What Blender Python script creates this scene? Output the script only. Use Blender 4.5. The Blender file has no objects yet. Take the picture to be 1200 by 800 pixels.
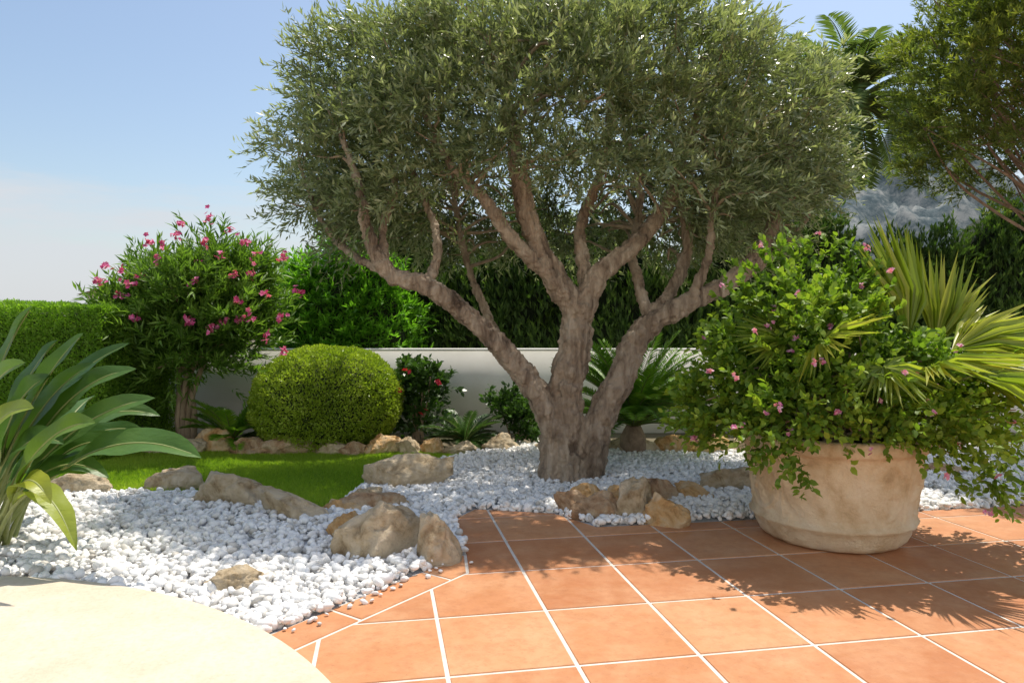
import bpy, bmesh, math, numpy as np
from mathutils import Vector, noise
rng=np.random.default_rng(11)
scene=bpy.context.scene
# ---- site survey: camera height 1.3 m, 25 mm lens; bearings -> world metres
F=833.0;H=1.3;HZ=385.0
def G(px,py,z=0.0):
    d=(H-z)*F/(py-HZ); return ((px-600)/F*d,d)
def P(px,py,d): return ((px-600)/F*d,d,H-(py-HZ)/F*d)
def nrm(a): return a/np.maximum(np.linalg.norm(a,axis=-1,keepdims=True),1e-9)
# ---------------------------------------------------------------- materials
def newmat(name):
    m=bpy.data.materials.new(name); m.use_nodes=True
    nt=m.node_tree; nt.nodes.clear()
    o=nt.nodes.new('ShaderNodeOutputMaterial'); b=nt.nodes.new('ShaderNodeBsdfPrincipled')
    nt.links.new(b.outputs[0],o.inputs[0]); return m,nt,b,o
def ramp(nt,src,cols):
    r=nt.nodes.new('ShaderNodeValToRGB'); e=r.color_ramp.elements
    while len(e)<len(cols): e.new(0.5)
    for i,(p,c) in enumerate(cols): e[i].position=p; e[i].color=(*c,1)
    nt.links.new(src,r.inputs[0]); return r.outputs[0]
def noi(nt,scale,detail=6,rough=0.6,vec=None,dist=0.0,stretch=None):
    n=nt.nodes.new('ShaderNodeTexNoise'); n.inputs['Scale'].default_value=scale
    n.inputs['Detail'].default_value=detail; n.inputs['Roughness'].default_value=rough
    n.inputs['Distortion'].default_value=dist
    tc=nt.nodes.new('ShaderNodeTexCoord'); v=tc.outputs['Object']
    if stretch:
        mp=nt.nodes.new('ShaderNodeMapping'); mp.inputs['Scale'].default_value=stretch
        nt.links.new(v,mp.inputs[0]); v=mp.outputs[0]
    nt.links.new(v,n.inputs['Vector']); return n.outputs['Fac']
def bump(nt,b,src,st,dist=0.01):
    n=nt.nodes.new('ShaderNodeBump'); n.inputs['Strength'].default_value=st; n.inputs['Distance'].default_value=dist
    nt.links.new(src,n.inputs['Height']); nt.links.new(n.outputs[0],b.inputs['Normal']); return n
def mixc(nt,f,a,b,mode='MIX'):
    m=nt.nodes.new('ShaderNodeMix'); m.data_type='RGBA'; m.blend_type=mode
    for i,v in ((0,f),(6,a),(7,b)):
        if hasattr(v,'is_linked') : nt.links.new(v,m.inputs[i])
        else: m.inputs[i].default_value=(v if i==0 else (*v,1))
    return m.outputs[2]
def leafmat(name,dark,mid,light,trans=0.35,rough=0.5,tint=1.3,spec=0.4):
    m,nt,b,o=newmat(name)
    a=nt.nodes.new('ShaderNodeAttribute'); a.attribute_name='rnd'
    c=ramp(nt,a.outputs['Fac'],[(0.0,dark),(0.5,mid),(1.0,light)])
    nt.links.new(c,b.inputs['Base Color']); b.inputs['Roughness'].default_value=rough
    b.inputs['Specular IOR Level'].default_value=spec
    t=nt.nodes.new('ShaderNodeBsdfTranslucent')
    tc=mixc(nt,1.0,c,(tint*1.15,tint*1.25,tint*0.55),'MULTIPLY'); nt.links.new(tc,t.inputs[0])
    mx=nt.nodes.new('ShaderNodeMixShader'); mx.inputs[0].default_value=trans
    nt.links.new(b.outputs[0],mx.inputs[1]); nt.links.new(t.outputs[0],mx.inputs[2]); nt.links.new(mx.outputs[0],o.inputs[0])
    return m
def plain(name,cols,scale=5,rough=0.8,bs=0.3,bscale=40,bd=0.01,stretch=None,dist=0):
    m,nt,b,o=newmat(name)
    c=ramp(nt,noi(nt,scale,8,0.65,stretch=stretch,dist=dist),cols); nt.links.new(c,b.inputs['Base Color'])
    b.inputs['Roughness'].default_value=rough
    bump(nt,b,noi(nt,bscale,8,0.7,stretch=stretch,dist=dist),bs,bd); return m
# ---------------------------------------------------------------- mesh helpers
def link(ob,parent=None):
    scene.collection.objects.link(ob)
    if parent: ob.parent=parent
    return ob
def root(name):
    e=bpy.data.objects.new(name,None); e.empty_display_size=0.2; return link(e)
def mk(name,V,Fa,mat,rnd=None,smooth=False,parent=None):
    V=np.asarray(V,dtype=np.float32).reshape(-1,3); Fa=np.asarray(Fa,dtype=np.int32)
    k=Fa.shape[1]; me=bpy.data.meshes.new(name)
    me.vertices.add(len(V)); me.vertices.foreach_set('co',V.ravel())
    me.loops.add(Fa.size); me.loops.foreach_set('vertex_index',Fa.ravel())
    me.polygons.add(len(Fa)); me.polygons.foreach_set('loop_start',np.arange(0,Fa.size,k,dtype=np.int32))
    if smooth: me.polygons.foreach_set('use_smooth',np.ones(len(Fa),dtype=bool))
    me.update(calc_edges=True)
    if rnd is not None:
        at=me.attributes.new('rnd','FLOAT','POINT'); at.data.foreach_set('value',np.asarray(rnd,dtype=np.float32).ravel())
    me.materials.append(mat); return link(bpy.data.objects.new(name,me),parent)
# leaf templates (along, side, normal)
T_R=(np.array([[0,0,0],[.42,.5,.03],[1,0,0],[.42,-.5,.03]]),np.array([[0,1,2,3]]))
T_F=(np.array([[0,0,0],[.38,.5,.07],[1,0,-.10],[.38,-.5,.07],[.42,0,0.0]]),np.array([[0,4,2,1],[0,3,2,4]]))
T_B=(np.array([[0,0,0],[.25,.42,.05],[.62,.45,.05],[1,0,-.12],[.62,-.45,.05],[.25,-.42,.05],[.45,0,0]]),
     np.array([[0,6,2,1],[0,5,4,6],[6,4,3,2]]))
def leafset(name,pos,d,up,L,W,T,mat,rnd,parent):
    d=nrm(d); s=nrm(np.cross(d,up)); n=np.cross(s,d)
    tv,tf=T; k=len(tv)
    L=np.broadcast_to(L,(len(pos),)); W=np.broadcast_to(W,(len(pos),))
    V=(pos[:,None]+L[:,None,None]*tv[None,:,0:1]*d[:,None]+W[:,None,None]*tv[None,:,1:2]*s[:,None]+L[:,None,None]*tv[None,:,2:3]*n[:,None])
    Fa=(tf[None]+(np.arange(len(pos))*k)[:,None,None]).reshape(-1,tf.shape[1])
    return mk(name,V,Fa,mat,np.repeat(np.clip(rnd,0,1),k),False,parent)
def twigs(C,R,nt,k,tl,cc,spread=0.8,upb=0.3,outw=0.8,rr=(0.0,1.0)):
    C=np.asarray(C,float);R=np.asarray(R,float); n=len(C)
    c=np.repeat(C,nt,0); r=np.repeat(R,nt)
    u=nrm(rng.normal(size=(n*nt,3)))
    rad=(rr[0]+(rr[1]-rr[0])*rng.random(n*nt)**0.5)*r
    o=c+u*rad[:,None]
    out=nrm(o-np.asarray(cc,float))
    d=nrm(out*outw+u*0.5+rng.normal(size=o.shape)*0.45+np.array([0,0,upb]))
    l=tl*(0.6+0.7*rng.random(n*nt))
    t=(np.arange(k)+.5)/k
    sag=np.array([0,0,-0.25])
    pos=o[:,None]+d[:,None]*(l[:,None]*t[None])[:,:,None]+sag*(l[:,None]*t[None]**2)[:,:,None]
    q=rng.normal(size=pos.shape)
    ld=nrm(np.repeat(d[:,None],k,1)+nrm(q)*spread*1.1)
    up=rng.normal(size=pos.shape)*0.6+np.array([0,0,1.0])
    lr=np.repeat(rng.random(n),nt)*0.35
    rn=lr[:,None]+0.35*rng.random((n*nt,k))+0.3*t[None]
    return pos.reshape(-1,3),ld.reshape(-1,3),up.reshape(-1,3),rn.ravel()
def catmull(pts,rad,m=6):
    pts=np.array(pts,float);rad=np.array(rad,float)
    p=np.vstack([2*pts[0]-pts[1],pts,2*pts[-1]-pts[-2]]); o=[];ro=[]
    for i in range(1,len(p)-2):
        for j in range(m):
            t=j/m; a,b,c,d=p[i-1],p[i],p[i+1],p[i+2]
            o.append(0.5*((2*b)+(-a+c)*t+(2*a-5*b+4*c-d)*t*t+(-a+3*b-3*c+d)*t**3)); ro.append(rad[i-1]*(1-t)+rad[i]*t)
    o.append(pts[-1]);ro.append(rad[-1]); return np.array(o),np.array(ro)
class Tubes:
    def __init__(s): s.V=[];s.F=[];s.n=0
    def add(s,pts,rad,seg=8,m=5,ridge=0.0,wob=0.0,cap=True):
        p,r=catmull(pts,rad,m)
        if wob: p=p+rng.normal(size=p.shape)*wob*r[:,None]
        t=nrm(np.gradient(p,axis=0)); a=np.array([0.3,1,0.1]);a=nrm(a)
        x=nrm(np.cross(t,a)); y=np.cross(t,x)
        th=np.arange(seg)/seg*2*np.pi; ph=rng.random()*6
        rr=r[:,None]*np.ones(seg)
        if ridge:
            i=np.arange(len(p))[:,None]*0.12
            rr=rr*(1+ridge*(np.sin(3*th[None]+ph+i)+0.6*np.sin(7*th[None]-i*1.7+ph)+0.4*np.sin(11*th[None]+i*2.3)))
            rr=rr*(1+ridge*0.8*rng.normal(size=(len(p),1))*0.5)
        v=p[:,None]+x[:,None]*(np.cos(th)[None,:,None]*rr[:,:,None])+y[:,None]*(np.sin(th)[None,:,None]*rr[:,:,None])
        n=len(p); i=np.arange(n-1)[:,None]*seg; j=np.arange(seg)[None]; j2=(j+1)%seg
        f=np.stack([i+j,i+j2,i+seg+j2,i+seg+j],-1).reshape(-1,4)+s.n
        s.V.append(v.reshape(-1,3)); s.F.append(f); s.n+=n*seg
        if cap:
            for b in (0,(n-1)*seg):
                cpt=p[0] if b==0 else p[-1]; s.V.append(cpt[None]); ci=s.n; s.n+=1
                jj=np.arange(0,seg,2); base=s.n-1-n*seg - (0 if b==0 else 1)
                f=np.stack([np.full(len(jj),ci),base+b+jj,base+b+(jj+1)%seg,base+b+(jj+2)%seg],-1)
                if b==0: f=f[:,::-1]
                s.F.append(f)
    def make(s,name,mat,parent,smooth=True): return mk(name,np.vstack(s.V),np.vstack(s.F),mat,None,smooth,parent)
def box(name,x0,x1,y0,y1,z0,z1,mat,parent=None,bev=0.0):
    v=[(x,y,z) for z in (z0,z1) for x,y in ((x0,y0),(x1,y0),(x1,y1),(x0,y1))]
    f=[(0,3,2,1),(4,5,6,7),(0,1,5,4),(1,2,6,5),(2,3,7,6),(3,0,4,7)]
    ob=mk(name,v,f,mat,None,False,parent)
    if bev:
        b=ob.modifiers.new('b','BEVEL');b.width=bev;b.segments=2
    return ob
def inpoly(x,y,poly):
    r=np.zeros(len(x),bool); n=len(poly)
    for i in range(n):
        x1,y1=poly[i];x2,y2=poly[(i+1)%n]
        c=((y1>y)!=(y2>y))&(x<(x2-x1)*(y-y1)/((y2-y1) if y2!=y1 else 1e-9)+x1); r^=c
    return r
def sample(poly,n,excl=()):
    p=np.array(poly); lo=p.min(0);hi=p.max(0)
    x=lo[0]+(hi[0]-lo[0])*rng.random(n); y=lo[1]+(hi[1]-lo[1])*rng.random(n)
    k=inpoly(x,y,poly)
    for e in excl: k&=~inpoly(x,y,e)
    return x[k],y[k]
def sheet(name,poly,z,mat,parent=None):
    me=bpy.data.meshes.new(name); me.from_pydata([(x,y,z) for x,y in poly],[],[list(range(len(poly)))]); me.materials.append(mat)
    me.update()
    if me.polygons[0].normal.z<0: me.flip_normals()
    return link(bpy.data.objects.new(name,me),parent)
# ---------------------------------------------------------------- palette
M_ground=plain('dry_earth',[(0.3,(.10,.085,.05)),(0.5,(.16,.13,.08)),(0.7,(.09,.11,.04))],0.8,0.95)
M_soil=plain('soil',[(0.3,(.03,.02,.012)),(0.7,(.07,.05,.03))],12,0.95,.6)
M_grav=plain('gravel_bed_stone',[(0.3,(.35,.35,.36)),(0.7,(.6,.6,.6))],25,0.9,.8,60)
m,nt,b,o=newmat('white_marble_pebble')
a=nt.nodes.new('ShaderNodeAttribute');a.attribute_name='rnd'
c=ramp(nt,a.outputs['Fac'],[(0,(.52,.49,.44)),(.12,(.76,.74,.70)),(.5,(.87,.86,.84)),(1,(.9,.9,.88))])
c=mixc(nt,ramp(nt,noi(nt,18,4),[(.45,(0,0,0)),(.8,(.3,.3,.3))]),c,(.68,.64,.59))
nt.links.new(c,b.inputs['Base Color']); b.inputs['Roughness'].default_value=.55; M_peb=m
M_lawn=plain('lawn_soil',[(0.3,(.08,.14,.015)),(0.7,(.14,.22,.03))],8,0.95)
M_grass=leafmat('grass_blade',(.15,.27,.02),(.29,.43,.035),(.44,.53,.07),.48,.5)
M_bark=plain('olive_bark',[(0.30,(.085,.055,.034)),(0.42,(.28,.205,.14)),(0.55,(.47,.365,.26)),(0.72,(.62,.52,.40))],8,.9,1.0,24,.05,(1,1,.25),.8)
M_branch=plain('branch_bark',[(0.3,(.22,.155,.10)),(0.7,(.46,.36,.25))],12,.9,.6,40,.01,(1,1,.4))
M_pinebark=plain('pine_bark',[(0.3,(.15,.10,.065)),(0.7,(.36,.26,.18))],12,.9,.6,40,.01)
M_olive=leafmat('olive_leaf',(.065,.09,.04),(.21,.25,.13),(.50,.54,.37),.36,.34,spec=.6)
M_cyp=leafmat('cypress_leaf',(.02,.045,.012),(.06,.12,.02),(.14,.23,.035),.3,.6)
M_clip=leafmat('clipped_hedge_leaf',(.06,.13,.012),(.15,.29,.025),(.27,.43,.045),.42,.5)
M_box=leafmat('boxwood_leaf',(.09,.16,.014),(.25,.35,.03),(.44,.52,.07),.38,.4)
M_ole=leafmat('oleander_leaf',(.04,.09,.015),(.11,.21,.03),(.21,.34,.06),.4,.45)
M_shrub=leafmat('pittosporum_leaf',(.05,.14,.012),(.14,.33,.025),(.24,.48,.05),.45,.4)
M_hib=leafmat('hibiscus_leaf',(.02,.05,.012),(.05,.11,.02),(.09,.18,.035),.28,.35)
M_lan=leafmat('lantana_leaf',(.05,.10,.012),(.15,.26,.028),(.33,.43,.05),.40,.5)
M_fan=leafmat('fan_palm_leaf',(.12,.18,.025),(.28,.36,.045),(.52,.50,.10),.42,.4)
M_sago=leafmat('cycad_leaf',(.06,.15,.015),(.17,.34,.035),(.32,.48,.05),.42,.35)
M_cyd=leafmat('dark_cycad_leaf',(.03,.07,.02),(.07,.14,.04),(.13,.22,.08),.25,.35)
M_palm=leafmat('palm_leaf',(.06,.10,.03),(.14,.20,.07),(.25,.31,.12),.38,.4)
M_pine=leafmat('pine_needle',(.04,.06,.013),(.13,.175,.03),(.33,.36,.07),.38,.6)
M_pink=leafmat('pink_petal',(.60,.05,.22),(.80,.13,.38),(.88,.30,.52),.4,.5,.8)
M_red=leafmat('red_petal',(.5,.01,.03),(.6,.02,.05),(.7,.05,.10),.3,.5,.8)
M_lpink=leafmat('pale_pink_petal',(.75,.18,.40),(.85,.36,.58),(.88,.58,.70),.4,.5,.8)
M_core=plain('painted_shade_core',[(0.3,(.012,.02,.007)),(0.7,(.03,.045,.014))],6,1,.5,20,.05)  # near-black filler for foliage cores; interior shade is put into the colour
M_wall=plain('white_stucco',[(0.3,(.78,.75,.70)),(0.6,(.86,.84,.80))],1.6,.9,.25,120,.004)
m,nt,b,o=newmat('sandstone')
c=ramp(nt,noi(nt,2.2,8,.7),[(.3,(.61,.51,.37)),(.5,(.68,.59,.45)),(.7,(.73,.66,.53))])
c=mixc(nt,ramp(nt,noi(nt,45,5,.7),[(.45,(0,0,0)),(.7,(.45,.45,.45))]),c,(.52,.41,.28))
nt.links.new(c,b.inputs['Base Color']);b.inputs['Roughness'].default_value=.85;bump(nt,b,noi(nt,70,6,.7),.6,.008);M_slab=m
M_grout=plain('grout',[(0.3,(.60,.55,.48)),(0.7,(.76,.72,.64))],10,.9)
M_pot=plain('sandstone_pot',[(0.30,(.40,.27,.14)),(0.41,(.62,.47,.28)),(.54,(.74,.61,.41)),(.74,(.80,.71,.54))],4.0,.88,.9,34,.02)
def rockmat(n,a,b_,c_): return plain(n,[(0.33,a),(0.44,b_),(.58,c_),(.76,tuple(min(1,x*1.2) for x in c_))],7.0,.88,1.0,15,.05,None,.5)
RM=dict(g=rockmat('limestone',(.30,.20,.10),(.56,.43,.265),(.68,.56,.39)),
        o=rockmat('orange_limestone',(.40,.19,.06),(.68,.41,.17),(.74,.55,.33)),
        b=rockmat('brown_limestone',(.19,.105,.05),(.46,.28,.15),(.60,.45,.29)),
        y=rockmat('ochre_limestone',(.45,.26,.07),(.74,.49,.16),(.77,.59,.30)))
# terracotta tile
m,nt,b,o=newmat('terracotta')
g=nt.nodes.new('ShaderNodeNewGeometry')
c=ramp(nt,g.outputs['Random Per Island'],[(0,(.45,.17,.065)),(.35,(.53,.225,.095)),(.7,(.59,.27,.12)),(1,(.63,.32,.16))])
c2=mixc(nt,ramp(nt,noi(nt,2.6,8,.68),[(.42,(0,0,0)),(.72,(.6,.6,.6))]),c,(.68,.40,.22))
c3=mixc(nt,ramp(nt,noi(nt,13,8,.75),[(.45,(0,0,0)),(.70,(.5,.5,.5))]),c2,(.40,.15,.06))
c4=mixc(nt,ramp(nt,noi(nt,55,4,.7),[(.58,(0,0,0)),(.72,(.4,.4,.4))]),c3,(.30,.115,.05))
nt.links.new(c4,b.inputs['Base Color']); b.inputs['Specular IOR Level'].default_value=.35
rg=ramp(nt,noi(nt,5,6,.6),[(.3,(.38,.38,.38)),(.7,(.62,.62,.62))]);nt.links.new(rg,b.inputs['Roughness'])
bump(nt,b,noi(nt,9,8,.6),.35,.014); M_tile=m
# ---------------------------------------------------------------- ground
sheet('ground',[(-3000,-3000),(3000,-3000),(3000,3000),(-3000,3000)],-0.004,M_ground)
th=math.radians(10.3); U=np.array([math.cos(th),math.sin(th)]); Vv=np.array([-math.sin(th),math.cos(th)])
a0=np.array(G(322,742)); a1=np.array(G(545,650)); dA=nrm(a1-a0)
ae=a0-dA*3.2; i1=np.array(G(548,672)); ie=i1-dA*3.9
bP=G(530,610); cP=G(556,597); c2P=G(650,602); c3P=G(700,618); e1=np.array(G(830,612)); e2=e1+U*8
main=[tuple(ie),tuple(i1),tuple(a1),bP,cP,c2P,c3P,tuple(e1),tuple(e2),(9.5,-3),(ie[0],-3)]
strip=[tuple(ae),tuple(a1),tuple(i1),tuple(ie)]
patio_out=[tuple(ae),tuple(a1),bP,cP,c2P,c3P,tuple(e1),tuple(e2),(9.5,-3),(ae[0],-3)]
patio=root('terracotta_patio')
sheet('grout',patio_out,0.004,M_grout,patio)
bm=bmesh.new()
def addpoly(poly,cuts):
    tb=bmesh.new(); tb.faces.new([tb.verts.new((x,y,0.002)) for x,y in poly])
    for co,no in cuts:
        bmesh.ops.bisect_plane(tb,geom=tb.verts[:]+tb.edges[:]+tb.faces[:],plane_co=(co[0],co[1],0),plane_no=(no[0],no[1],0))
    for f in tb.faces:
        if f.calc_area()<0.004: continue
        bm.faces.new([bm.verts.new(v.co) for v in f.verts])
    tb.free()
o0=np.array(G(688,800)); o1=np.array(G(600,788))
cuts=[(o0+U*.5*i,U) for i in range(-8,22)]+[(o1+Vv*.545*i,Vv) for i in range(-12,10)]
addpoly(main,cuts)
addpoly(strip,[(np.array(G(430,730))+dA*.62*i,dA) for i in range(-6,6)])
bm.normal_update()
for f in bm.faces:
    if f.normal.z<0: f.normal_flip()
r=bmesh.ops.inset_individual(bm,faces=bm.faces[:],thickness=0.007,use_even_offset=True)
bmesh.ops.delete(bm,geom=r['faces'],context='FACES')
bmesh.ops.inset_individual(bm,faces=bm.faces[:],thickness=0.004,depth=0.006,use_even_offset=True)
me=bpy.data.meshes.new('tiles');bm.to_mesh(me);bm.free();me.materials.append(M_tile)
link(bpy.data.objects.new('tiles',me),patio)
# round slab
sc=(-2.75,1.0);SR=2.6
def lathe(name,prof,c,mat,seg=64,parent=None,fn=None):
    th=np.arange(seg)/seg*2*np.pi; V=[]
    for r,z in prof:
        rr=np.full(seg,r)
        if fn is not None: rr=fn(rr,z,th)
        V.append(np.stack([c[0]+rr*np.cos(th),c[1]+rr*np.sin(th),np.full(seg,z)],-1))
    n=len(prof); i=np.arange(n-1)[:,None]*seg; j=np.arange(seg)[None]; j2=(j+1)%seg
    f=np.stack([i+j,i+j2,i+seg+j2,i+seg+j],-1).reshape(-1,4)
    return mk(name,np.vstack(V),f,mat,None,True,parent)
lathe('round_stone_terrace',[(SR-.01,-.02),(SR,.02),(SR,.045),(SR-.006,.055),(SR-.02,.06),(SR-.06,.061),(.01,.061)],sc,M_slab,160)
slabpoly=[(sc[0]+SR*math.cos(t),sc[1]+SR*math.sin(t)) for t in np.linspace(0,2*np.pi,60,endpoint=False)]
# lawn
lawnP=[G(-350,578),G(60,578),G(170,574),G(260,590),G(385,608),G(425,575),G(520,540),G(600,527),G(200,527),G(-350,527)]
sheet('lawn_soil',lawnP,0.004,M_lawn)
leftP=[G(-450,572),G(60,572),G(170,568),G(260,586),G(385,604),G(440,610),G(545,640),tuple(a1),tuple(a0),tuple(a0-dA*.6),(-2.7,2.9),(-6,2.9)]
rightP=[G(385,608),G(425,575),G(520,540),G(600,524),G(1500,524),G(1500,580),tuple(e2),tuple(e1+np.array([0,-.3])),(-.2,4.0),G(500,640)]
gravel=root('white_gravel')
sheet('bed_left',leftP,0.001,M_grav,gravel); sheet('bed_right',rightP,0.0025,M_grav,gravel)
def ico(sub):
    b=bmesh.new(); bmesh.ops.create_icosphere(b,subdivisions=sub,radius=1)
    v=np.array([x.co[:] for x in b.verts]); f=np.array([[q.index for q in x.verts] for x in b.faces]); b.free(); return v,f
def mound(x,y):
    return 0.02*np.sin(x*2.1+1)*np.cos(y*1.7)+0.02
def pebbles(name,x,y,dia,sub,parent,flat=None):
    n=len(x); v,f=ico(sub); k=len(v)
    s=dia*(0.5+0.85*rng.random(n)**1.5)
    sc3=np.stack([s*(.42+.28*rng.random(n)),s*(.36+.14*rng.random(n)),s*(.24+.18*rng.random(n))],-1)
    pr=1+rng.normal(size=(n,k))*0.085
    L=v[None]*sc3[:,None]*pr[:,:,None]
    ya=rng.random(n)*6.283; ti=rng.normal(size=n)*.5; tj=rng.normal(size=n)*.5
    c,s_=np.cos(ti)[:,None],np.sin(ti)[:,None]; X,Y,Z=L[:,:,0],L[:,:,1],L[:,:,2]
    Y,Z=Y*c-Z*s_,Y*s_+Z*c
    c,s_=np.cos(tj)[:,None],np.sin(tj)[:,None]; X,Z=X*c+Z*s_,-X*s_+Z*c
    c,s_=np.cos(ya)[:,None],np.sin(ya)[:,None]; X,Y=X*c-Y*s_,X*s_+Y*c
    z=mound(x,y)*.8+rng.random(n)*dia*.75
    if flat is not None: z=np.full(n,flat)
    V=np.stack([X+x[:,None],Y+y[:,None],Z+z[:,None]],-1)
    Fa=(f[None]+(np.arange(n)*k)[:,None,None]).reshape(-1,3)
    mk(name,V,Fa,M_peb,np.repeat(rng.random(n),k),True,parent)
x,y=sample(leftP,32000,(slabpoly,)); 
k=(y<5.6)&(x>-4.2); x,y=x[k],y[k]
pebbles('pebbles_near',x,y,.049,2,gravel)
x,y=sample(rightP,66000,(patio_out,lawnP)); k=(x<6.0)&(x/y<.78); x,y=x[k],y[k]
k=y<5.5
pebbles('pebbles_mid',x[k],y[k],.048,2,gravel); pebbles('pebbles_far',x[~k],y[~k],.051,1,gravel)
t=rng.random(26); q=a0+(a1-a0)*t[:,None]+np.array([dA[1],-dA[0]])*(.02+.13*rng.random((26,1))**2)
pebbles('stray_pebbles',q[:,0],q[:,1],.032,2,gravel,.018)
# grass
x,y=sample(lawnP,400000); k=(x>-6.0)&(x<.2); x,y=x[k],y[k]; n=len(x)
pos=np.stack([x,y,np.full(n,.004)],-1); d=rng.normal(size=(n,3))*.45+np.array([0,0,1])
T_G=(np.array([[0,.5,0],[0,-.5,0],[1,0,.15]]),np.array([[0,1,2]]))
pat=np.array([noise.noise(Vector((a*1.2,b*1.2,0))) for a,b in zip(x,y)])
leafset('lawn_grass',pos,d,rng.normal(size=(n,3)),.022+.02*rng.random(n),.007,T_G,M_grass,.5+.5*pat+rng.normal(size=n)*.18,None)
# ---------------------------------------------------------------- rocks
def rock(px,pyb,w,h,kind='g',dep=.7,rot=0.0,sharp=10,tilt=0):
    x,y=G(px,pyb); W=w/F*y; Hh=h/F*y; D=W*dep
    b=bmesh.new(); bmesh.ops.create_icosphere(b,subdivisions=5,radius=1)
    pl=[(Vector(nrm(rng.normal(size=3)*np.array([1,1,.9]))),rng.uniform(.5,.85)) for _ in range(sharp+4)]
    of=Vector(rng.random(3)*50)
    for v in b.verts:
        p=v.co.copy()
        for n_,dd in pl:
            q=p.dot(n_)
            if q>dd: p-=n_*(q-dd)*.96
        rg=1-abs(noise.noise(p*2.4+of))*2
        p*=1+.20*noise.noise(p*1.3+of)+.08*rg+.10*noise.noise(p*3.2+of)+.07*noise.noise(p*7+of)+.04*noise.noise(p*16+of)
        v.co=p
    c,s=math.cos(rot),math.sin(rot)
    xs=[v.co.x for v in b.verts];zs=[v.co.z for v in b.verts];ys=[v.co.y for v in b.verts]
    kx=W/(max(xs)-min(xs));ky=D/(max(ys)-min(ys));kz=Hh*1.45/(max(zs)-min(zs)); zm=max(zs)
    for v in b.verts:
        X,Y,Z=v.co.x*kx,v.co.y*ky,(v.co.z-zm)*kz+Hh*.93+v.co.x*kx*tilt
        v.co=(X*c-Y*s,X*s+Y*c,Z)
    for f in b.faces:f.smooth=True
    me=bpy.data.meshes.new('garden_rock');b.to_mesh(me);b.free();me.materials.append(RM[kind])
    ob=link(bpy.data.objects.new('garden_rock',me)); ob.location=(x,y+D*.45,0); return ob
for a in [(434,662,124,72,'g',.75,.2,6),(511,664,56,64,'g',.8,.3),(262,598,116,46,'g',.4,-.25,8,-.06),(342,615,112,36,'g',.35,-.35,8,-.10),(202,576,90,26,'g',.5,-.2),
 (85,583,85,28,'g',.6,.1),(440,604,90,26,'b',.6,.1),(398,607,56,20,'o',.7,0),(473,578,112,46,'g',.4,.25,9,.16),(410,638,60,38,'o',.8,0),(465,628,50,36,'g',.7,.4),(430,590,40,18,'g',.7,.4),
 (247,531,58,30,'o',.7,0),(290,534,60,22,'b',.5,.1),(335,534,80,24,'b',.5,0),(385,534,50,20,'g',.7,0),(412,535,34,18,'b',.7,0),(440,534,58,26,'o',.7,0),(477,533,38,22,'g',.7,0),(507,533,34,21,'o',.7,0),(540,534,46,18,'g',.7,0),(585,533,54,26,'g',.7,.1),(215,533,40,20,'g',.7,0),
 (672,604,46,30,'b',.7,.4,12),(706,612,66,36,'b',.6,-.2,14),(747,612,52,54,'g',.7,.5,9),(790,620,58,42,'o',.7,-.3,8),(818,592,58,26,'o',.6,0),(852,582,74,36,'g',.6,.1),(770,594,60,34,'b',.6,.1),(730,600,40,34,'o',.8,.6),(690,592,60,26,'o',.6,.2),
 (740,534,64,24,'g',.6,0),(790,532,52,24,'o',.6,0),(834,534,60,26,'y',.6,0),(885,534,50,20,'g',.6,0),(702,533,40,18,'g',.6,0),
 (268,698,76,28,'g',.8,.3,8),(640,532,40,16,'g',.6,0),(180,533,50,18,'g',.6,0),(1110,560,80,16,'b',.5,0)]:
    rock(*a)
# ---------------------------------------------------------------- boundary wall
wall=root('garden_wall')
box('wall',-12,16,8.9,9.1,-.1,1.02,M_wall,wall); box('coping',-12.02,16.02,8.895,9.105,1.02,1.05,M_wall,wall,.012)
# ---------------------------------------------------------------- olive tree
olive=root('olive_tree')
tb=Tubes(); spur=[]
def limb(pts,rad,seg=20,ridge=.08):
    q=[P(*p) for p in pts]; tb.add(q,rad,seg,7,ridge,.05)
    p_,r_=catmull(q,rad,6)
    for a_,b_ in zip(p_,r_):
        if b_<.07 and a_[2]>1.75: spur.append(np.array([*a_,b_]))
D=6.1
limb([(664,578,D),(660,530,D),(662,470,D),(674,410,D),(678,355,D+.02)],[.23,.16,.14,.13,.125],26,.11)
limb([(640,580,D-.12),(648,545,D-.05),(652,500,D),(660,455,D)],[.12,.09,.08,.065],14,.12)
limb([(690,582,D-.12),(680,545,D-.04),(676,500,D),(670,450,D)],[.12,.09,.085,.065],14,.12)
limb([(668,582,D-.2),(664,552,D-.13),(660,505,D-.09),(672,440,D-.05)],[.10,.08,.07,.055],14,.12)
limb([(705,574,D+.05),(690,540,D+.05),(690,500,D)],[.10,.09,.07],14,.12)
limb([(622,574,D-.05),(640,556,D),(652,530,D)],[.05,.07,.07],12,.12)
limb([(718,574,D-.05),(700,556,D),(688,530,D)],[.05,.07,.07],12,.12)
limb([(652,540,D),(640,480,6.05),(602,425,6.0),(556,377,5.9),(502,337,5.8),(456,320,5.8),(432,275,5.8),(420,215,5.8),(400,160,5.9)],[.12,.11,.092,.082,.072,.066,.048,.034,.02])
limb([(686,560,D),(702,495,D),(730,435,6.15),(752,388,6.2),(800,357,6.2),(852,332,6.25),(893,290,6.3),(915,235,6.3),(925,175,6.4)],[.15,.125,.112,.10,.083,.074,.06,.038,.02])
limb([(678,365,D),(648,322,6.05),(620,262,6.0),(606,200,5.95),(598,140,5.95),(585,70,6.1)],[.12,.098,.082,.068,.045,.025])
limb([(660,335,6.05),(604,285,5.9),(566,232,5.8),(530,195,5.75),(500,140,5.8)],[.07,.055,.047,.034,.02])
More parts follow.
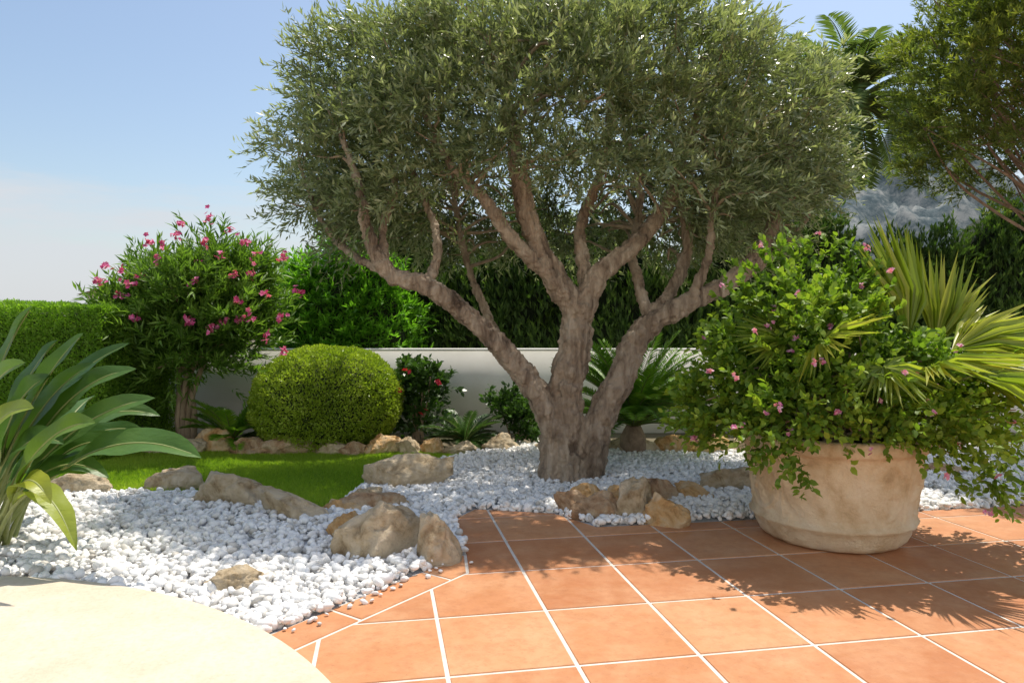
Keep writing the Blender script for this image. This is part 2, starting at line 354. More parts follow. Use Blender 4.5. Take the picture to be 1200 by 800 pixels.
limb([(680,365,D),(702,322,6.1),(745,286,6.2),(784,238,6.3),(800,185,6.3),(825,110,6.4)],[.11,.085,.07,.06,.042,.022])
limb([(688,335,6.15),(680,272,6.3),(698,218,6.4),(712,160,6.5),(715,80,6.6)],[.065,.047,.038,.03,.02],12)
limb([(752,385,6.2),(792,332,6.4),(806,282,6.5),(798,235,6.6),(820,180,6.8)],[.07,.052,.044,.032,.02],12)
limb([(760,375,6.25),(742,300,6.5),(750,235,6.7),(735,160,6.9)],[.05,.042,.032,.02],12)
limb([(650,480,6.25),(603,432,6.6),(572,372,6.9),(545,300,7.1),(530,220,7.3)],[.07,.052,.042,.032,.02],12)
limb([(500,336,5.82),(514,292,6.0),(500,240,6.2),(470,170,6.4)],[.045,.036,.028,.018],12)
limb([(456,322,5.8),(448,270,5.9),(462,220,6.0),(455,150,6.0)],[.04,.032,.026,.016],12)
limb([(470,324,5.8),(415,300,6.1),(375,255,6.4),(350,190,6.5)],[.042,.032,.024,.015],12)
limb([(850,332,6.25),(880,320,6.5),(935,270,6.6),(965,210,6.7)],[.045,.035,.026,.016],12)
limb([(805,357,6.2),(830,300,6.1),(836,240,6.0),(860,170,6.0)],[.045,.036,.027,.016],12)
tr=tb.make('trunk',M_bark,olive)
md=tr.modifiers.new('fuse','REMESH');md.mode='VOXEL';md.voxel_size=.012;md.use_smooth_shade=True
tx=bpy.data.textures.new('barkrelief','CLOUDS');tx.noise_scale=.10;tx.noise_depth=3
md=tr.modifiers.new('relief','DISPLACE');md.texture=tx;md.strength=.05;md.mid_level=.48
tx=bpy.data.textures.new('barkfine','CLOUDS');tx.noise_scale=.032;tx.noise_depth=4
md=tr.modifiers.new('fine','DISPLACE');md.texture=tx;md.strength=.036;md.mid_level=.48
CC=np.array([.42,6.75,2.85])
def superdir(n,p=2.5):
    u=nrm(rng.normal(size=(n,3))); k=(np.abs(u)**p).sum(1)**(1/p); return u/k[:,None]
u=superdir(1800); u=u[u[:,2]>-.78]
ax=np.where(u[:,2:3]>0,np.array([[2.62,1.4,1.45]]),np.array([[2.58,1.4,1.0]]))
rad=rng.uniform(.62,.97,len(u))
C=CC+u*ax*rad[:,None]
zmin=2.55-.50*np.clip(np.abs(C[:,0]-CC[0])-.9,0,1.2)
C=C[~((C[:,1]<6.35)&(C[:,2]<zmin[:]))]
keep=[]
for i in range(len(C)):
    if all(np.linalg.norm((C[i]-C[j]))>.275 for j in keep): keep.append(i)
C=C[keep]; print('olive lobes',len(C))
R=rng.uniform(.12,.27,len(C))
pos,d,up,rn=twigs(C,R,36,15,.30,CC,.75,.28,.85)
L=.06+.03*rng.random(len(pos))
leafset('foliage',pos,d,up,L,L*.25,T_R,M_olive,rn,olive)
print('olive leaves',len(pos))
SP=np.array(spur)
tb=Tubes()
for c in C:
    dd=np.linalg.norm(SP[:,:3]-c,axis=1)*(1+.35*rng.random(len(SP)))+np.clip(SP[:,2]-c[2]+.1,0,9)*1.5
    j=np.argmin(dd); t=SP[j,:3]; L_=np.linalg.norm(c-t); r0=min(SP[j,3]*.6,.02)
    m1=t+(c-t)*.35+rng.normal(size=3)*.07*L_+np.array([0,0,.08*L_]); m2=t+(c-t)*.7+rng.normal(size=3)*.07*L_
    tb.add([t,m1,m2,c+(c-CC)*.05],[r0,r0*.75,r0*.5,.004],6,4,0,.1,False)
tb.make('branches',M_branch,olive)
# ---------------------------------------------------------------- flowers
def flowers(name,C,nf,spread,size,mat,parent,face=(0,-.5,.6)):
    c=np.repeat(np.asarray(C,float),nf,0)+rng.normal(size=(len(C)*nf,3))*spread
    ax=nrm(rng.normal(size=c.shape)*.6+np.array(face)); a=nrm(np.cross(ax,rng.normal(size=c.shape))); b_=np.cross(ax,a)
    ps=[];ds=[];us=[]
    for i in range(5):
        t=i*2*np.pi/5; ds.append(a*math.cos(t)+b_*math.sin(t)+ax*.35); ps.append(c); us.append(ax)
    ps=np.vstack(ps);n=len(ps)
    leafset(name,ps,np.vstack(ds),np.vstack(us),size*(.8+.4*rng.random(n)),size*.85,T_B,mat,rng.random(n),parent)
# ---------------------------------------------------------------- oleander
ol=root('oleander_bush'); D=8.0
cc=np.array(P(232,372,D))
u=superdir(170,2.1); C=cc+u*np.array([.93,.75,.85])*rng.uniform(.35,.98,(len(u),1)); R=np.full(len(C),.2)
C=C[C[:,2]>.85];R=R[:len(C)]
pos,d,up,rn=twigs(C,R,16,13,.30,cc-np.array([0,0,.7]),.7,.5,.9)
L=.10+.05*rng.random(len(pos)); leafset('foliage',pos,d,up,L,L*.19,T_F,M_ole,rn,ol)
fl=[P(px,py,D-.84+.33*rng.random()) for px,py in [(212,262),(245,252),(205,275),(125,312),(143,318),(118,330),(140,345),(152,333),(192,290),(275,322),(278,352),(293,322),(280,375),(293,372),(222,377),(247,385),(260,378),(312,395),(258,300),(240,283),(287,283),(330,300),(350,340),(333,412),(185,305),(165,325),(226,330),(310,345),(270,270),(175,280),(160,372),(232,310),(300,300),(330,372)]]
flowers('flowers',fl,8,.026,.031,M_pink,ol)
tb=Tubes(); bx,by=G(243,512)
for i in range(7):
    a=rng.random()*6.28; t=C[rng.integers(len(C))]
    tb.add([(bx+.05*math.cos(a),D+.05*math.sin(a),-.05),(bx+.08*math.cos(a),D+.08*math.sin(a),.45),t*.5+np.array([bx,D,.9])*.5,t],[.045,.034,.022,.012],8,5,.05)
for t in C[::3]: tb.add([np.array([bx,D,.8]),(t+cc)/2-np.array([0,0,.2]),t],[.02,.015,.008],6,4,0,0,False)
tb.make('stems',M_branch,ol)
# ---------------------------------------------------------------- leafy mass helper
def mass(name,C,R,nt,k,tl,cc,L0,wr,mat,T=T_F,up=.4,outw=.8,core=None,spread=.8,par=None):
    r=par or root(name)
    pos,d,upv,rn=twigs(C,R,nt,k,tl,cc,spread,up,outw)
    L=L0*(.75+.5*rng.random(len(pos))); leafset('foliage',pos,d,upv,L,L*wr,T,mat,rn,r)
    if core is not None:
        c,a=core; v,f=ico(4); n_=np.array([1+.22*noise.noise(Vector(q*2.3)) for q in v])
        mk('shade_core',np.array(c)+v*np.array(a)*n_[:,None],f,M_core,None,True,r)  # solid dark core added to block light inside the leaf mass
    return r
# bright shrub behind the wall
cc=np.array(P(405,385,9.75)); u=superdir(170,2.2); C=cc+u*np.array([1.0,.5,1.15])*rng.uniform(.6,.98,(170,1))
sh=mass('pittosporum_shrub',C,np.full(170,.2),16,12,.26,cc-np.array([0,0,.6]),.10,.26,M_shrub,T_F,.5,.9,(cc,(.8,.35,.9)))
tb=Tubes();
for i in range(5): tb.add([(cc[0]+rng.normal()*.1,cc[1],-.05),(cc[0]+rng.normal()*.3,cc[1],.6),tuple(C[i*7])],[.05,.035,.02],8)
tb.make('stems',M_branch,sh)
# cypress hedge
cy=root('cypress_hedge')
n=2600; x=rng.uniform(-2.4,13.5,n)
top=2.75+.28*np.sin(x*1.9)+.16*np.sin(x*4.3+1)+.1*np.sin(x*9.1)
z=.3+(top-.3)*rng.random(n)**.8
y=10.6-.6*(1-(z/top)**4)*rng.random(n)
C=np.stack([x,y,z],-1)
pos,d,up,rn=twigs(C,np.full(n,.13),4,12,.28,(5,13,-3),.55,.9,.35)
d+=np.array([0,0,.4]); L=.075+.04*rng.random(len(pos)); leafset('foliage',pos,d,up,L,L*.26,T_R,M_cyp,rn,cy)
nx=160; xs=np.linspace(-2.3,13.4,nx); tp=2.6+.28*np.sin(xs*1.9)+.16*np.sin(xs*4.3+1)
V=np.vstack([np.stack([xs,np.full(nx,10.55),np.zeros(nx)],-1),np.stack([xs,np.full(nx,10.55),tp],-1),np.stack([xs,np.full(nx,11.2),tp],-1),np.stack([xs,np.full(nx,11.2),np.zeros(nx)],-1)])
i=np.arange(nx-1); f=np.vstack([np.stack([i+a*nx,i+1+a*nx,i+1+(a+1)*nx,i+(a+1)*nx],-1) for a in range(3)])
mk('shade_core',V,f,M_core,None,False,cy)  # dark sheet standing in for the shaded inside of the hedge
# clipped hedge left
hd=root('clipped_hedge')
x1,x0,y0,y1,zt=-4.0,-8.5,6.9,8.5,1.52
box('shade_core',x0+.05,x1-.06,y0+.06,y1-.06,0,zt-.06,M_core,hd,.05)  # solid dark box standing in for shade between the leaves
def facept(n,o,a,b_,nn):
    s=rng.random((n,2)); p=np.array(o)+s[:,:1]*np.array(a)+s[:,1:]*np.array(b_); return p,np.tile(np.array(nn,float),(n,1))
A=[facept(60000,(-6.8,y0,0),(2.8,0,0),(0,0,zt),(0,-1,0)),facept(26000,(x1,y0,0),(0,y1-y0,0),(0,0,zt),(1,0,0)),facept(26000,(-6.8,y0,zt),(2.8,0,0),(0,y1-y0,0),(0,0,1))]
p=np.vstack([q[0] for q in A]); nn=np.vstack([q[1] for q in A])
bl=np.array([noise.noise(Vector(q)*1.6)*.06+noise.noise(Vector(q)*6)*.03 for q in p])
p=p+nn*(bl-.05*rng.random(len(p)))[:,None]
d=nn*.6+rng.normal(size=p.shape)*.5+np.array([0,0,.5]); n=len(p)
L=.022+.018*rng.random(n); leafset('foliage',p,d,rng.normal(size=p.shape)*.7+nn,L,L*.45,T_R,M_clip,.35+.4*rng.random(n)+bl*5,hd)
# round boxwood
bx_=root('round_boxwood'); cb=np.array([*[(384-600)/F*7.9,7.9],.50]); n=70000
u=nrm(rng.normal(size=(n,3))); u=u[u[:,2]>-.85]; n=len(u)
sp=u/(((np.abs(u)**2.25).sum(1))**(1/2.25))[:,None]
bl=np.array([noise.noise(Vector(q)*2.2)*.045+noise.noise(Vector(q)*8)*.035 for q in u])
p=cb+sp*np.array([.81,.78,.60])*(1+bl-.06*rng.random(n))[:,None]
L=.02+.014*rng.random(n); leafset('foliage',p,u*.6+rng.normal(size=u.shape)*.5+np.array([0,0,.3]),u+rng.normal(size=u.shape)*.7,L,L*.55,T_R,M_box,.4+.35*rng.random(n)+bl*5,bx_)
v,f=ico(4); vs=v/(((np.abs(v)**2.25).sum(1))**(1/2.25))[:,None]; mk('shade_core',cb+vs*np.array([.73,.70,.52]),f,M_core,None,True,bx_)  # last mesh: solid dark ball standing in for interior shade
# hibiscus shrubs
def shrub(name,px,py,w,h,D,mat,L0,nl,flow=None,wr=.55):
    c=np.array(P(px,py,D)); a=np.array([w/F*D/2,w/F*D/2*.8,h/F*D/2])
    u=superdir(nl,2.2); C=c+u*a*rng.uniform(.2,.9,(nl,1))
    r=mass(name,C,np.full(nl,.10),10,9,.16,c-np.array([0,0,.4]),L0,wr,mat,T_B,.3,.8)
    tb=Tubes()
    for t in C[::4]: tb.add([(c[0]+rng.normal()*.04,D,-.03),(c[0]*.5+t[0]*.5,D,t[2]*.45),tuple(t)],[.015,.01,.005],6,4)
    tb.make('stems',M_branch,r)
    if flow: flowers('flowers',[P(a_,b_,D-a[1]*1.1) for a_,b_ in flow],2,.015,.035,M_red,r)
    return r
shrub('hibiscus_bush',490,462,88,105,8.2,M_hib,.075,34,[(478,432),(468,455),(512,448),(496,480)])
shrub('hibiscus_bush',604,488,66,80,8.0,M_hib,.06,26)
shrub('hibiscus_bush',905,500,90,80,7.9,M_hib,.06,26)
# ---------------------------------------------------------------- fronds
class Fr:
    def __init__(s): s.p=[];s.d=[];s.u=[];s.L=[];s.W=[];s.r=[];s.t=Tubes()
    def frond(s,base,az,el,length,droop,ll,nl=34,lw=.02,vee=.35,start=.12,rr=.008):
        base=np.array(base,float); h=np.array([math.cos(az),math.sin(az),0]); t=np.linspace(0,1,nl)
        e=el-droop*t; st=length/nl
        pts=base+np.cumsum(np.stack([np.cos(e)*h[0],np.cos(e)*h[1],np.sin(e)],-1)*st,0)
        tan=nrm(np.gradient(pts,axis=0)); side=np.cross(h,[0,0,1]); up=nrm(np.cross(side,tan))
        s.t.add(pts[::5],[rr*(1-.8*q) for q in t[::5]],5,2,0,0,False)
        k=t>start; prof=np.sin(np.pi*np.clip((t-start*.6)/(1.08-start*.6),0,1))**.55
        base_r=rng.random()*.5
        for sg in (-1,1):
            d=nrm(side*sg*1.0+tan*.75+up*vee+rng.normal(size=tan.shape)*.06)
            s.p.append(pts[k]);s.d.append(d[k]);s.u.append(up[k]);s.L.append(ll*prof[k]);s.W.append(np.full(k.sum(),lw));s.r.append(base_r+rng.random(k.sum())*.5)
    def fan(s,hub,axis,face,Rr,arc,n=26,lw=.035,pet=None):
        hub=np.array(hub,float);axis=nrm(np.array(axis,float));face=np.array(face,float);sd=nrm(np.cross(axis,face));fc=np.cross(sd,axis)
        a=np.linspace(-arc/2,arc/2,n); d=axis*np.cos(a)[:,None]+sd*np.sin(a)[:,None]+fc*rng.normal(size=(n,1))*.06-fc*.12
        s.p.append(np.tile(hub,(n,1)));s.d.append(d);s.u.append(np.tile(fc,(n,1))+rng.normal(size=(n,3))*.3);s.L.append(Rr*(1-.25*(np.abs(a)/(arc/2))**2)*(.9+.2*rng.random(n)));s.W.append(np.full(n,lw));s.r.append(rng.random()*.4+rng.random(n)*.6)
        if pet is not None: s.t.add([pet,(np.array(pet)*.5+hub*.5)+np.array([0,0,.05]),hub],[.01,.008,.006],6,4)
    def make(s,r,mat,smat,T=T_F):
        leafset('leaves',np.vstack(s.p),np.vstack(s.d),np.vstack(s.u),np.concatenate(s.L),np.concatenate(s.W),T,mat,np.concatenate(s.r),r)
        s.t.make('stalks',smat,r)
M_stalk=plain('green_stalk',[(.3,(.10,.14,.03)),(.7,(.2,.22,.06))],8,.5,.1)
def cycad(name,px,D,z,nf,length,ll,mat,lw=.012,elr=(.3,1.3),trunk=.15):
    r=root(name); f=Fr(); x=(px-600)/F*D
    for i in range(nf):
        f.frond((x,D,z),i*2.399+rng.random()*.3,rng.uniform(*elr),length*rng.uniform(.8,1.1),rng.uniform(.5,1.0),ll,50,lw,.4,.1,.009)
    f.make(r,mat,M_stalk); tb=Tubes(); tb.add([(x,D,-.05),(x,D,z*.6),(x,D,z+.02)],[trunk*1.0,trunk,trunk*.6],12,5,.08); tb.make('trunk',M_pinebark,r)
cycad('sago_palm',742,7.35,.28,80,1.05,.17,M_sago,.017,(.35,1.45),.13)
cycad('small_cycad',545,7.75,.06,34,.52,.11,M_cyd,.014,(.1,1.2),.06)
cycad('small_cycad',272,7.7,.08,26,.60,.13,M_sago,.018,(.3,1.3),.06)
# date palm in the distance
r=root('date_palm'); f=Fr(); hp=np.array(P(1000,120,13.5))
for i in range(64): f.frond(hp,i*2.399,rng.uniform(-.5,1.35),2.1*rng.uniform(.85,1.1),rng.uniform(.8,1.4),.42,46,.045,.3,.12,.025)
f.make(r,M_palm,M_stalk); tb=Tubes(); tb.add([(hp[0]-1.7,hp[1],-.1),(hp[0]-1.25,hp[1],2.5),(hp[0]-.6,hp[1],4.6),(hp[0],hp[1],hp[2]+.1)],[.24,.19,.18,.20],14,8,.06,.05); tb.make('trunk',M_pinebark,r)
# ---------------------------------------------------------------- right-hand pine
pn=root('pine_tree'); pc=np.array(P(1300,100,7.4))
u=superdir(900,2.2); u=u[(u[:,2]>-.55)]
C=pc+u*np.array([2.0,1.6,1.95])*rng.uniform(.60,.99,(len(u),1))
C=C[C[:,0]<pc[0]+.8]
keep=[]
for i in range(len(C)):
    if all(np.linalg.norm(C[i]-C[j])>.24 for j in keep): keep.append(i)
C=C[keep]; print('pine',len(C))
pos,d,up,rn=twigs(C,rng.uniform(.11,.21,len(C)),20,22,.23,pc-np.array([0,0,.8]),.8,.5,.8)
L=.055+.03*rng.random(len(pos)); leafset('foliage',pos,d,up,L,.015,T_R,M_pine,rn,pn)
tb=Tubes(); b0=np.array([pc[0]+1.5,pc[1]+.5,0]); 
tb.add([b0-np.array([0,0,.1]),b0+np.array([-.1,0,.8]),b0+np.array([-.4,0,1.5]),pc],[.20,.15,.12,.05],14,6,.08)
fork=b0+np.array([-.2,0,1.2])
for i in range(70):
    t=C[rng.integers(len(C))]; 
    if t[0]>pc[0]+.2: continue
    m1=fork+(t-fork)*.35+rng.normal(size=3)*.16-np.array([0,0,.05]); m2=fork+(t-fork)*.7+rng.normal(size=3)*.16
    tb.add([fork+rng.normal(size=3)*.1,m1,m2,t],[.028,.02,.015,.007],7,6,.05,.1)
tb.make('trunk',M_pinebark,pn)
tb=Tubes()
for c in C[::2]:
    t=pc+(c-pc)*.45+rng.normal(size=3)*.15-np.array([0,0,.2]); tb.add([t,(t+c)/2+rng.normal(size=3)*.08,c],[.012,.009,.005],5,4,0,0,False)
tb.make('branches',M_pinebark,pn)
# ---------------------------------------------------------------- pot with plants
pp=root('potted_garden_plant'); pcx,pcy=(974-600)/F*4.45,4.45
def relief(rr,z,th):
    q=rr+.004*np.sin(th*3+z*6)+.003*np.sin(th*7+z*13)+.003*np.sin(th*19+z*31)
    if .19<z<.565:
        u_=((th*8/(2*np.pi)+.3)%1.0)-.5; v_=(z-.19)/.375-.5
        X=u_*1.0; Y=v_*.95
        R_=np.hypot(X,Y); A_=np.arctan2(Y,X)
        ring=np.exp(-((R_-.43)/.030)**2)*.010
        leaf=np.clip(1-(R_/(.34*np.abs(np.cos(A_*2.5+.3))+.05))**2,0,1)*.013
        bar=np.exp(-((np.abs(u_)-.5)/.025)**2)*.010
        fade=min(1,(z-.19)/.02,(.565-z)/.02)
        wear=.55+.45*np.sin(th*2.3+1)
        q=q+(ring+leaf+bar)*fade*wear-.006*fade
    return q
prof=[(0.01,0.012),(.35,.012),(.395,.02),(.42,.045),(.445,.09),(.458,.13),(.482,.145),(.486,.16),(.470,.178)]+[(.470+.036*t,.185+.38*t) for t in np.linspace(0,1,64)]+[(.528,.575),(.54,.59),(.543,.62),(.54,.65),(.53,.662),(.50,.665),(.48,.655),(.47,.60),(.01,.58)]
lathe('stone_pot',prof,(pcx,pcy),M_pot,440,pp,relief)
lathe('soil',[(.475,.605),(.01,.615)],(pcx,pcy),M_soil,40,pp)
top=np.array([pcx,pcy,.9])
C=[];
for _ in range(400):
    q=nrm(rng.normal(size=3))*rng.uniform(.3,1)
    C.append(np.array([pcx+.10+q[0]*.84,pcy+q[1]*.66,1.06+q[2]*.50]))
C=[c for c in C if c[2]>.76 and not(c[0]>pcx+.2 and c[2]>1.14)][:115]
for a in range(30):
    t=a/30*6.283+rng.random()*.2; rr=rng.uniform(.50,.80); C.append(np.array([pcx+rr*math.cos(t)*1.1,pcy+rr*math.sin(t)*.78,rng.uniform(.66,.88)]))
for q in [(850,470,4.4),(862,440,4.3),(845,500,4.45),(1120,535,4.25),(1160,560,4.25),(1140,500,4.15),(1180,520,4.3),(905,500,4.0),(950,485,3.95),(940,530,3.95),(1060,505,4.0),(1190,480,4.2),(870,360,4.5),(905,320,4.6),(955,312,4.6),(1000,330,4.4),(1215,450,4.4),(1220,520,4.5),(855,400,4.4),(930,345,4.3),(820,455,4.5)]: C.append(np.array(P(*q)))
C=np.array(C)
mass('x',C,rng.uniform(.08,.14,len(C)),18,11,.19,top-np.array([0,0,.15]),.047,.62,M_lan,T_B,.3,.9,None,.85,pp)
fpx=[(925,507),(862,440),(1045,318),(1123,522),(955,425),(912,478),(980,482),(1030,470),(1090,470),(885,390),(935,345),(1110,560),(1000,505),(1160,600),(860,500),(1075,435)]
fc=[P(px,py,3.72+.3*rng.random()) for px,py in fpx]
for _ in range(60):
    q=C[rng.integers(len(C))]; o_=nrm(q-top); fc.append(tuple(q+o_*.2+np.array([0,-.08,0])))
flowers('flowers',fc,4,.010,.016,M_lpink,pp)
tb=Tubes()
for c in C[::2]: tb.add([(pcx+rng.normal()*.12,pcy+rng.normal()*.12,.58),(top*.5+c*.5)+rng.normal(size=3)*.05,c],[.011,.008,.004],6,5)
tb.make('stems',M_branch,pp)
f=Fr(); pb=(pcx+.15,pcy+.05,.62)
f.fan(P(1065,395,4.3),(-.02,.05,1),(0.3,-1,.2),.76,.95,28,.045,pb)
f.fan(P(1095,405,4.4),(.35,.1,1),(-.2,-1,.2),.66,1.0,24,.04,pb)
f.fan(P(1115,410,4.2),(1,-.1,.42),(0,-.6,1),.68,1.5,32,.042,pb)
f.fan(P(1140,440,4.0),(1,-.3,.0),(.1,-.5,1),.62,1.8,34,.04,pb)
f.fan(P(965,400,4.02),(.1,-.5,.2),(0,-.9,.6),.36,5.2,40,.03,pb)
f.fan(P(1035,430,3.9),(.1,-.5,-.2),(0,-.9,.6),.34,4.4,36,.028,pb)
f.fan(P(920,400,4.3),(-.9,-.2,.3),(.1,-.8,.8),.36,2.4,30,.028,pb)
f.fan(P(1090,430,3.9),(.5,-.8,.3),(0,-.2,1),.48,2.4,32,.034,pb)
f.make(pp,M_fan,M_stalk)
# ---------------------------------------------------------------- strelitzia in the left foreground
st=root('bird_of_paradise_plant')
m,nt,b,o=newmat('strelitzia_leaf')
a=nt.nodes.new('ShaderNodeAttribute');a.attribute_name='rnd'
c=ramp(nt,a.outputs['Fac'],[(0,(.04,.105,.025)),(.5,(.10,.19,.04)),(.8,(.20,.28,.05)),(1,(.44,.43,.06))])
c=mixc(nt,ramp(nt,noi(nt,6,5),[(.4,(0,0,0)),(.8,(.4,.4,.4))]),c,(.14,.22,.06))
nt.links.new(c,b.inputs['Base Color']);b.inputs['Roughness'].default_value=.42
bump(nt,b,noi(nt,14,4,.5,None,0,(1,1,3)),.5,.012)
t=nt.nodes.new('ShaderNodeBsdfTranslucent');tc=mixc(nt,1.0,c,(1.5,1.7,.45),'MULTIPLY');nt.links.new(tc,t.inputs[0])
mx=nt.nodes.new('ShaderNodeMixShader');mx.inputs[0].default_value=.34
nt.links.new(b.outputs[0],mx.inputs[1]);nt.links.new(t.outputs[0],mx.inputs[2]);nt.links.new(mx.outputs[0],o.inputs[0]);M_str=m
M_vein=plain('leaf_midrib',[(.3,(.22,.27,.08)),(.7,(.36,.38,.14))],8,.5,.1)
bv=[];bf=[];br=[];nb=0;tb=Tubes()
def blade(base,mid,tip,width,upv,rv,ps=.4):
    global nb
    base,mid,tip=[np.array(q,float) for q in (base,mid,tip)]
    n=26; t=np.linspace(0,1,n)[:,None]; p=(1-t)**2*base+2*t*(1-t)*mid+t*t*tip
    tan=nrm(np.gradient(p,axis=0)); s=nrm(np.cross(tan,np.array(upv,float))); nn=np.cross(s,tan)
    q=np.clip((t[:,0]-ps)/(1-ps),0,1); w=width*.5*np.sin(np.pi*q**.85)**.7*(q>0)
    w=w*(1+.05*np.sin(t[:,0]*31+rng.random()*6))
    w[-1]=0.001
    ac=np.array([-1,-.55,-.12,0,.12,.55,1]); rowz=np.array([.24,.13,-.0,-.05,-.0,.13,.24])
    wav=1+.6*np.sin(t*19+rng.random()*6)
    v=p[:,None]+s[:,None]*(ac[None]*w[:,None])[:,:,None]+nn[:,None]*(rowz[None]*w[:,None]*wav*1.0)[:,:,None]
    i=np.arange(n-1)[:,None]*7;j=np.arange(6)[None]
    k0=int(ps*n)
    fa=np.stack([i+j,i+j+1,i+7+j+1,i+7+j],-1)[k0-1:].reshape(-1,4)
    bv.append(v.reshape(-1,3));bf.append(fa+nb);nb+=n*7;br.append(np.full(n*7,rv))
    tb.add(p[::3]-nn[::3]*.004,[.013*(1-.85*a_[0])+.0015 for a_ in t[::3]],6,3,0,0,False)
base=(-3.05,4.1,0.0)
def Lf(tipx,tipy,td,mx_,my_,md,w,up,rv,ps=.3,bs=None):
    b_=np.array(base)+np.array([rng.normal()*.08,rng.normal()*.08,0])
    blade(b_ if bs is None else bs,P(mx_,my_,md),P(tipx,tipy,td),w,up,rv,ps)
Lf(236,536,3.7,100,470,3.9,.22,(0,-.65,1),.35,.40)
Lf(182,466,4.0,60,480,4.0,.19,(-.3,-.9,.8),.45)
Lf(160,432,4.2,50,440,4.1,.19,(-.4,-.9,.7),.4)
Lf(152,402,4.3,30,450,4.2,.18,(-.6,-.9,.6),.2)
Lf(98,390,3.9,30,450,4.0,.20,(-.7,-.9,.5),.3)
Lf(68,398,4.4,15,440,4.3,.19,(-.8,-.9,.4),.25)
Lf(38,358,4.0,-20,430,4.0,.18,(-.8,-.9,.4),.5)
Lf(0,350,3.9,-50,420,3.9,.19,(-.8,-.9,.3),.3)
Lf(90,645,3.55,40,500,3.7,.15,(.6,-.5,.9),.88,.3)
Lf(112,495,3.5,30,490,3.6,.19,(-.2,-.9,.8),.6,.25)
Lf(60,590,3.6,20,510,3.6,.14,(.2,-.7,1),.93,.3)
Lf(188,487,4.5,80,450,4.4,.18,(-.2,-.8,1),.3)
Lf(148,522,4.1,60,490,4.1,.19,(0,-.8,1),.15)
Lf(40,478,3.4,-40,470,3.5,.18,(0,-.9,.8),.85,.3)
Lf(30,425,3.5,-50,440,3.6,.18,(-.5,-.9,.5),.55,.3)
Lf(128,560,4.0,50,500,4.0,.16,(.2,-.7,1),.2)
Lf(95,450,4.3,20,460,4.3,.20,(-.3,-.9,.7),.1)
Lf(75,520,3.8,10,480,3.9,.19,(0,-.8,1),.25)
Lf(170,505,4.3,70,480,4.3,.16,(0,-.7,1),.1)
Lf(60,440,3.9,-10,460,3.9,.19,(-.4,-.9,.6),.2)
Lf(110,425,4.1,20,470,4.1,.19,(-.4,-.9,.6),.35)
for i in range(18):
    a=rng.random()*6.28; rr=rng.uniform(.4,.95); bb=np.array(base)+np.array([-.2,.1,0])+rng.normal(size=3)*np.array([.12,.12,0])
    tp=bb+np.array([math.cos(a)*rr-.4,math.sin(a)*rr*.7+.3,rng.uniform(.4,1.15)]); md_=bb+(tp-bb)*.45+np.array([0,0,.35])
    blade(bb,md_,tp,.18,(-math.cos(a)*.5,-.9,.6),rng.random()*.5,.3)
mk('leaves',np.vstack(bv),np.vstack(bf),M_str,np.concatenate(br),True,st); tb.make('stalks',M_vein,st)
# ---------------------------------------------------------------- distant things
m,nt,b,o=newmat('hazy_hill')
c=ramp(nt,noi(nt,.035,9,.8),[(.42,(.07,.095,.105)),(.5,(.13,.155,.16)),(.60,(.27,.28,.27))]);nt.links.new(c,b.inputs['Base Color']);b.inputs['Roughness'].default_value=1;b.inputs['Specular IOR Level'].default_value=0  # distance haze is put into the blue-grey base colour
nx,ny=170,60; V=[]
for j in range(ny):
    for i in range(nx):
        X=150+i*6.5; Y=600+j*10.0; e=np.clip((X-190)/170,0,1)*np.clip((1000-X)/400,0,1)*math.sin(min(1,j/40)*math.pi/2)
        V.append((X,Y,-1+e*215+e*95*noise.fractal(Vector((X*.008,Y*.008,0)),.9,2,7)))
i=np.arange(nx-1)[None];j=np.arange(ny-1)[:,None]*nx; f=np.stack([j+i,j+i+1,j+nx+i+1,j+nx+i],-1).reshape(-1,4)
mk('hill',V,f,m,None,False)
hs=root('white_house'); hx,hy=-21.9,42
M_roof=plain('clay_roof_tile',[(.3,(.42,.28,.20)),(.7,(.60,.46,.35))],6,.9)
M_glass=plain('dark_window',[(.3,(.03,.04,.05)),(.7,(.05,.06,.07))],3,.15)
box('walls',hx-3.2,hx+2.2,hy,hy+6,0,3.3,M_wall,hs)
V=[(hx-3.6,hy-.4,3.3),(hx+2.6,hy-.4,3.3),(hx+2.6,hy+6.4,3.3),(hx-3.6,hy+6.4,3.3),(hx-2.2,hy+3,4.4),(hx+.3,hy+3,4.4)]
mk('roof',V,[(0,1,5,4),(2,3,4,5),(3,2,1,0)],M_roof,None,False,hs)
mk('roof_hips',V,[(1,2,5),(3,0,4)],M_roof,None,False,hs)
for k in (-3,-.5): box('window',hx+k,hx+k+1,hy-.03,hy+.02,1.0,2.2,M_glass,hs)
# ---------------------------------------------------------------- light
el=math.radians(65); az=math.radians(28)
S=Vector((math.sin(az)*math.cos(el),math.cos(az)*math.cos(el),math.sin(el)))
sl=bpy.data.lights.new('sun','SUN');sl.energy=5.0;sl.angle=math.radians(.5);sl.color=(1,.93,.82)
so=link(bpy.data.objects.new('sun',sl));so.rotation_euler=(-S).to_track_quat('-Z','Y').to_euler()
w=bpy.data.worlds.new('World');scene.world=w;w.use_nodes=True;nt=w.node_tree;nt.nodes.clear()
def M(op,a,b=None,c=None,clamp=False):
    n=nt.nodes.new('ShaderNodeMath');n.operation=op;n.use_clamp=clamp
    for i,v in enumerate((a,b,c)):
        if v is None: continue
        if hasattr(v,'is_linked'): nt.links.new(v,n.inputs[i])
        else: n.inputs[i].default_value=v
    return n.outputs[0]
out=nt.nodes.new('ShaderNodeOutputWorld');bg=nt.nodes.new('ShaderNodeBackground');bg.inputs[1].default_value=.15
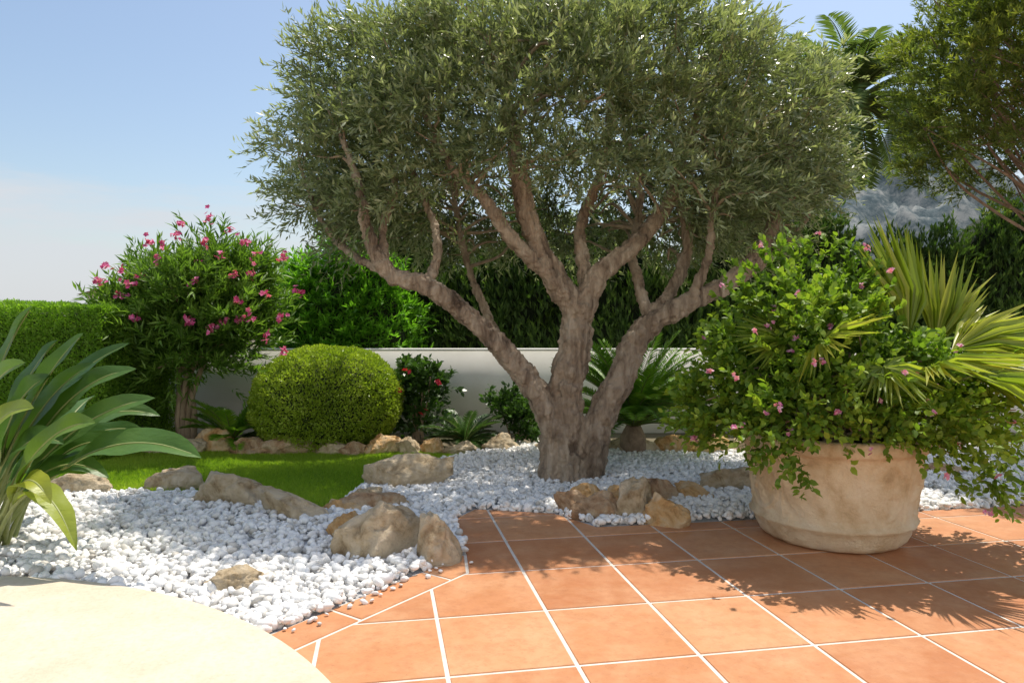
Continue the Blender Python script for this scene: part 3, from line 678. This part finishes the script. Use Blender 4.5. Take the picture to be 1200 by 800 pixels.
sky=nt.nodes.new('ShaderNodeTexSky');sky.sky_type='NISHITA';sky.sun_disc=False;sky.sun_elevation=el;sky.sun_rotation=az;sky.dust_density=1.6;sky.air_density=1.2
tc=nt.nodes.new('ShaderNodeTexCoord');mp=nt.nodes.new('ShaderNodeMapping');mp.inputs['Scale'].default_value=(1,1,5.0);nt.links.new(tc.outputs['Generated'],mp.inputs[0])
nz=nt.nodes.new('ShaderNodeTexNoise');nz.inputs['Scale'].default_value=3.0;nz.inputs['Detail'].default_value=9;nz.inputs['Roughness'].default_value=.58;nt.links.new(mp.outputs[0],nz.inputs['Vector'])
sx=nt.nodes.new('ShaderNodeSeparateXYZ');nt.links.new(tc.outputs['Generated'],sx.inputs[0])
back_fill=M('MULTIPLY',sx.outputs['Y'],-1.0,None,True)          # unseen bright cloud added behind the camera as warm front fill
v=M('MULTIPLY_ADD',sx.outputs['Z'],-2.0,nz.outputs['Fac']); v=M('MULTIPLY_ADD',back_fill,1.1,v)
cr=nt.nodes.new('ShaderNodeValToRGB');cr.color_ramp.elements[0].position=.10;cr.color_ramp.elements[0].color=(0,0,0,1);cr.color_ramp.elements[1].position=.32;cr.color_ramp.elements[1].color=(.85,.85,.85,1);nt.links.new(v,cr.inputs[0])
cc1=nt.nodes.new('ShaderNodeMix');cc1.data_type='RGBA';nt.links.new(back_fill,cc1.inputs[0]);cc1.inputs[6].default_value=(4.7,4.9,5.2,1);cc1.inputs[7].default_value=(9.5,9.2,8.6,1)
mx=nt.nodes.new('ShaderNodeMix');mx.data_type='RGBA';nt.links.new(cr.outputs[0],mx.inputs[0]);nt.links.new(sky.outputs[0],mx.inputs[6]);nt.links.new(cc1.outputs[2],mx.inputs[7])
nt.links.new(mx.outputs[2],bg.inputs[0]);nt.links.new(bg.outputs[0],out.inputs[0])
# ---------------------------------------------------------------- camera
cd=bpy.data.cameras.new('camera');cam=link(bpy.data.objects.new('camera',cd));cam.location=(0,0,H);cam.rotation_euler=(math.radians(90),0,0)
cd.lens=25;cd.sensor_width=36;cd.shift_y=-15/1200;cd.clip_end=6000;cd.clip_start=.05
scene.camera=cam
scene.view_settings.view_transform='Standard';scene.view_settings.look='None';scene.view_settings.exposure=0
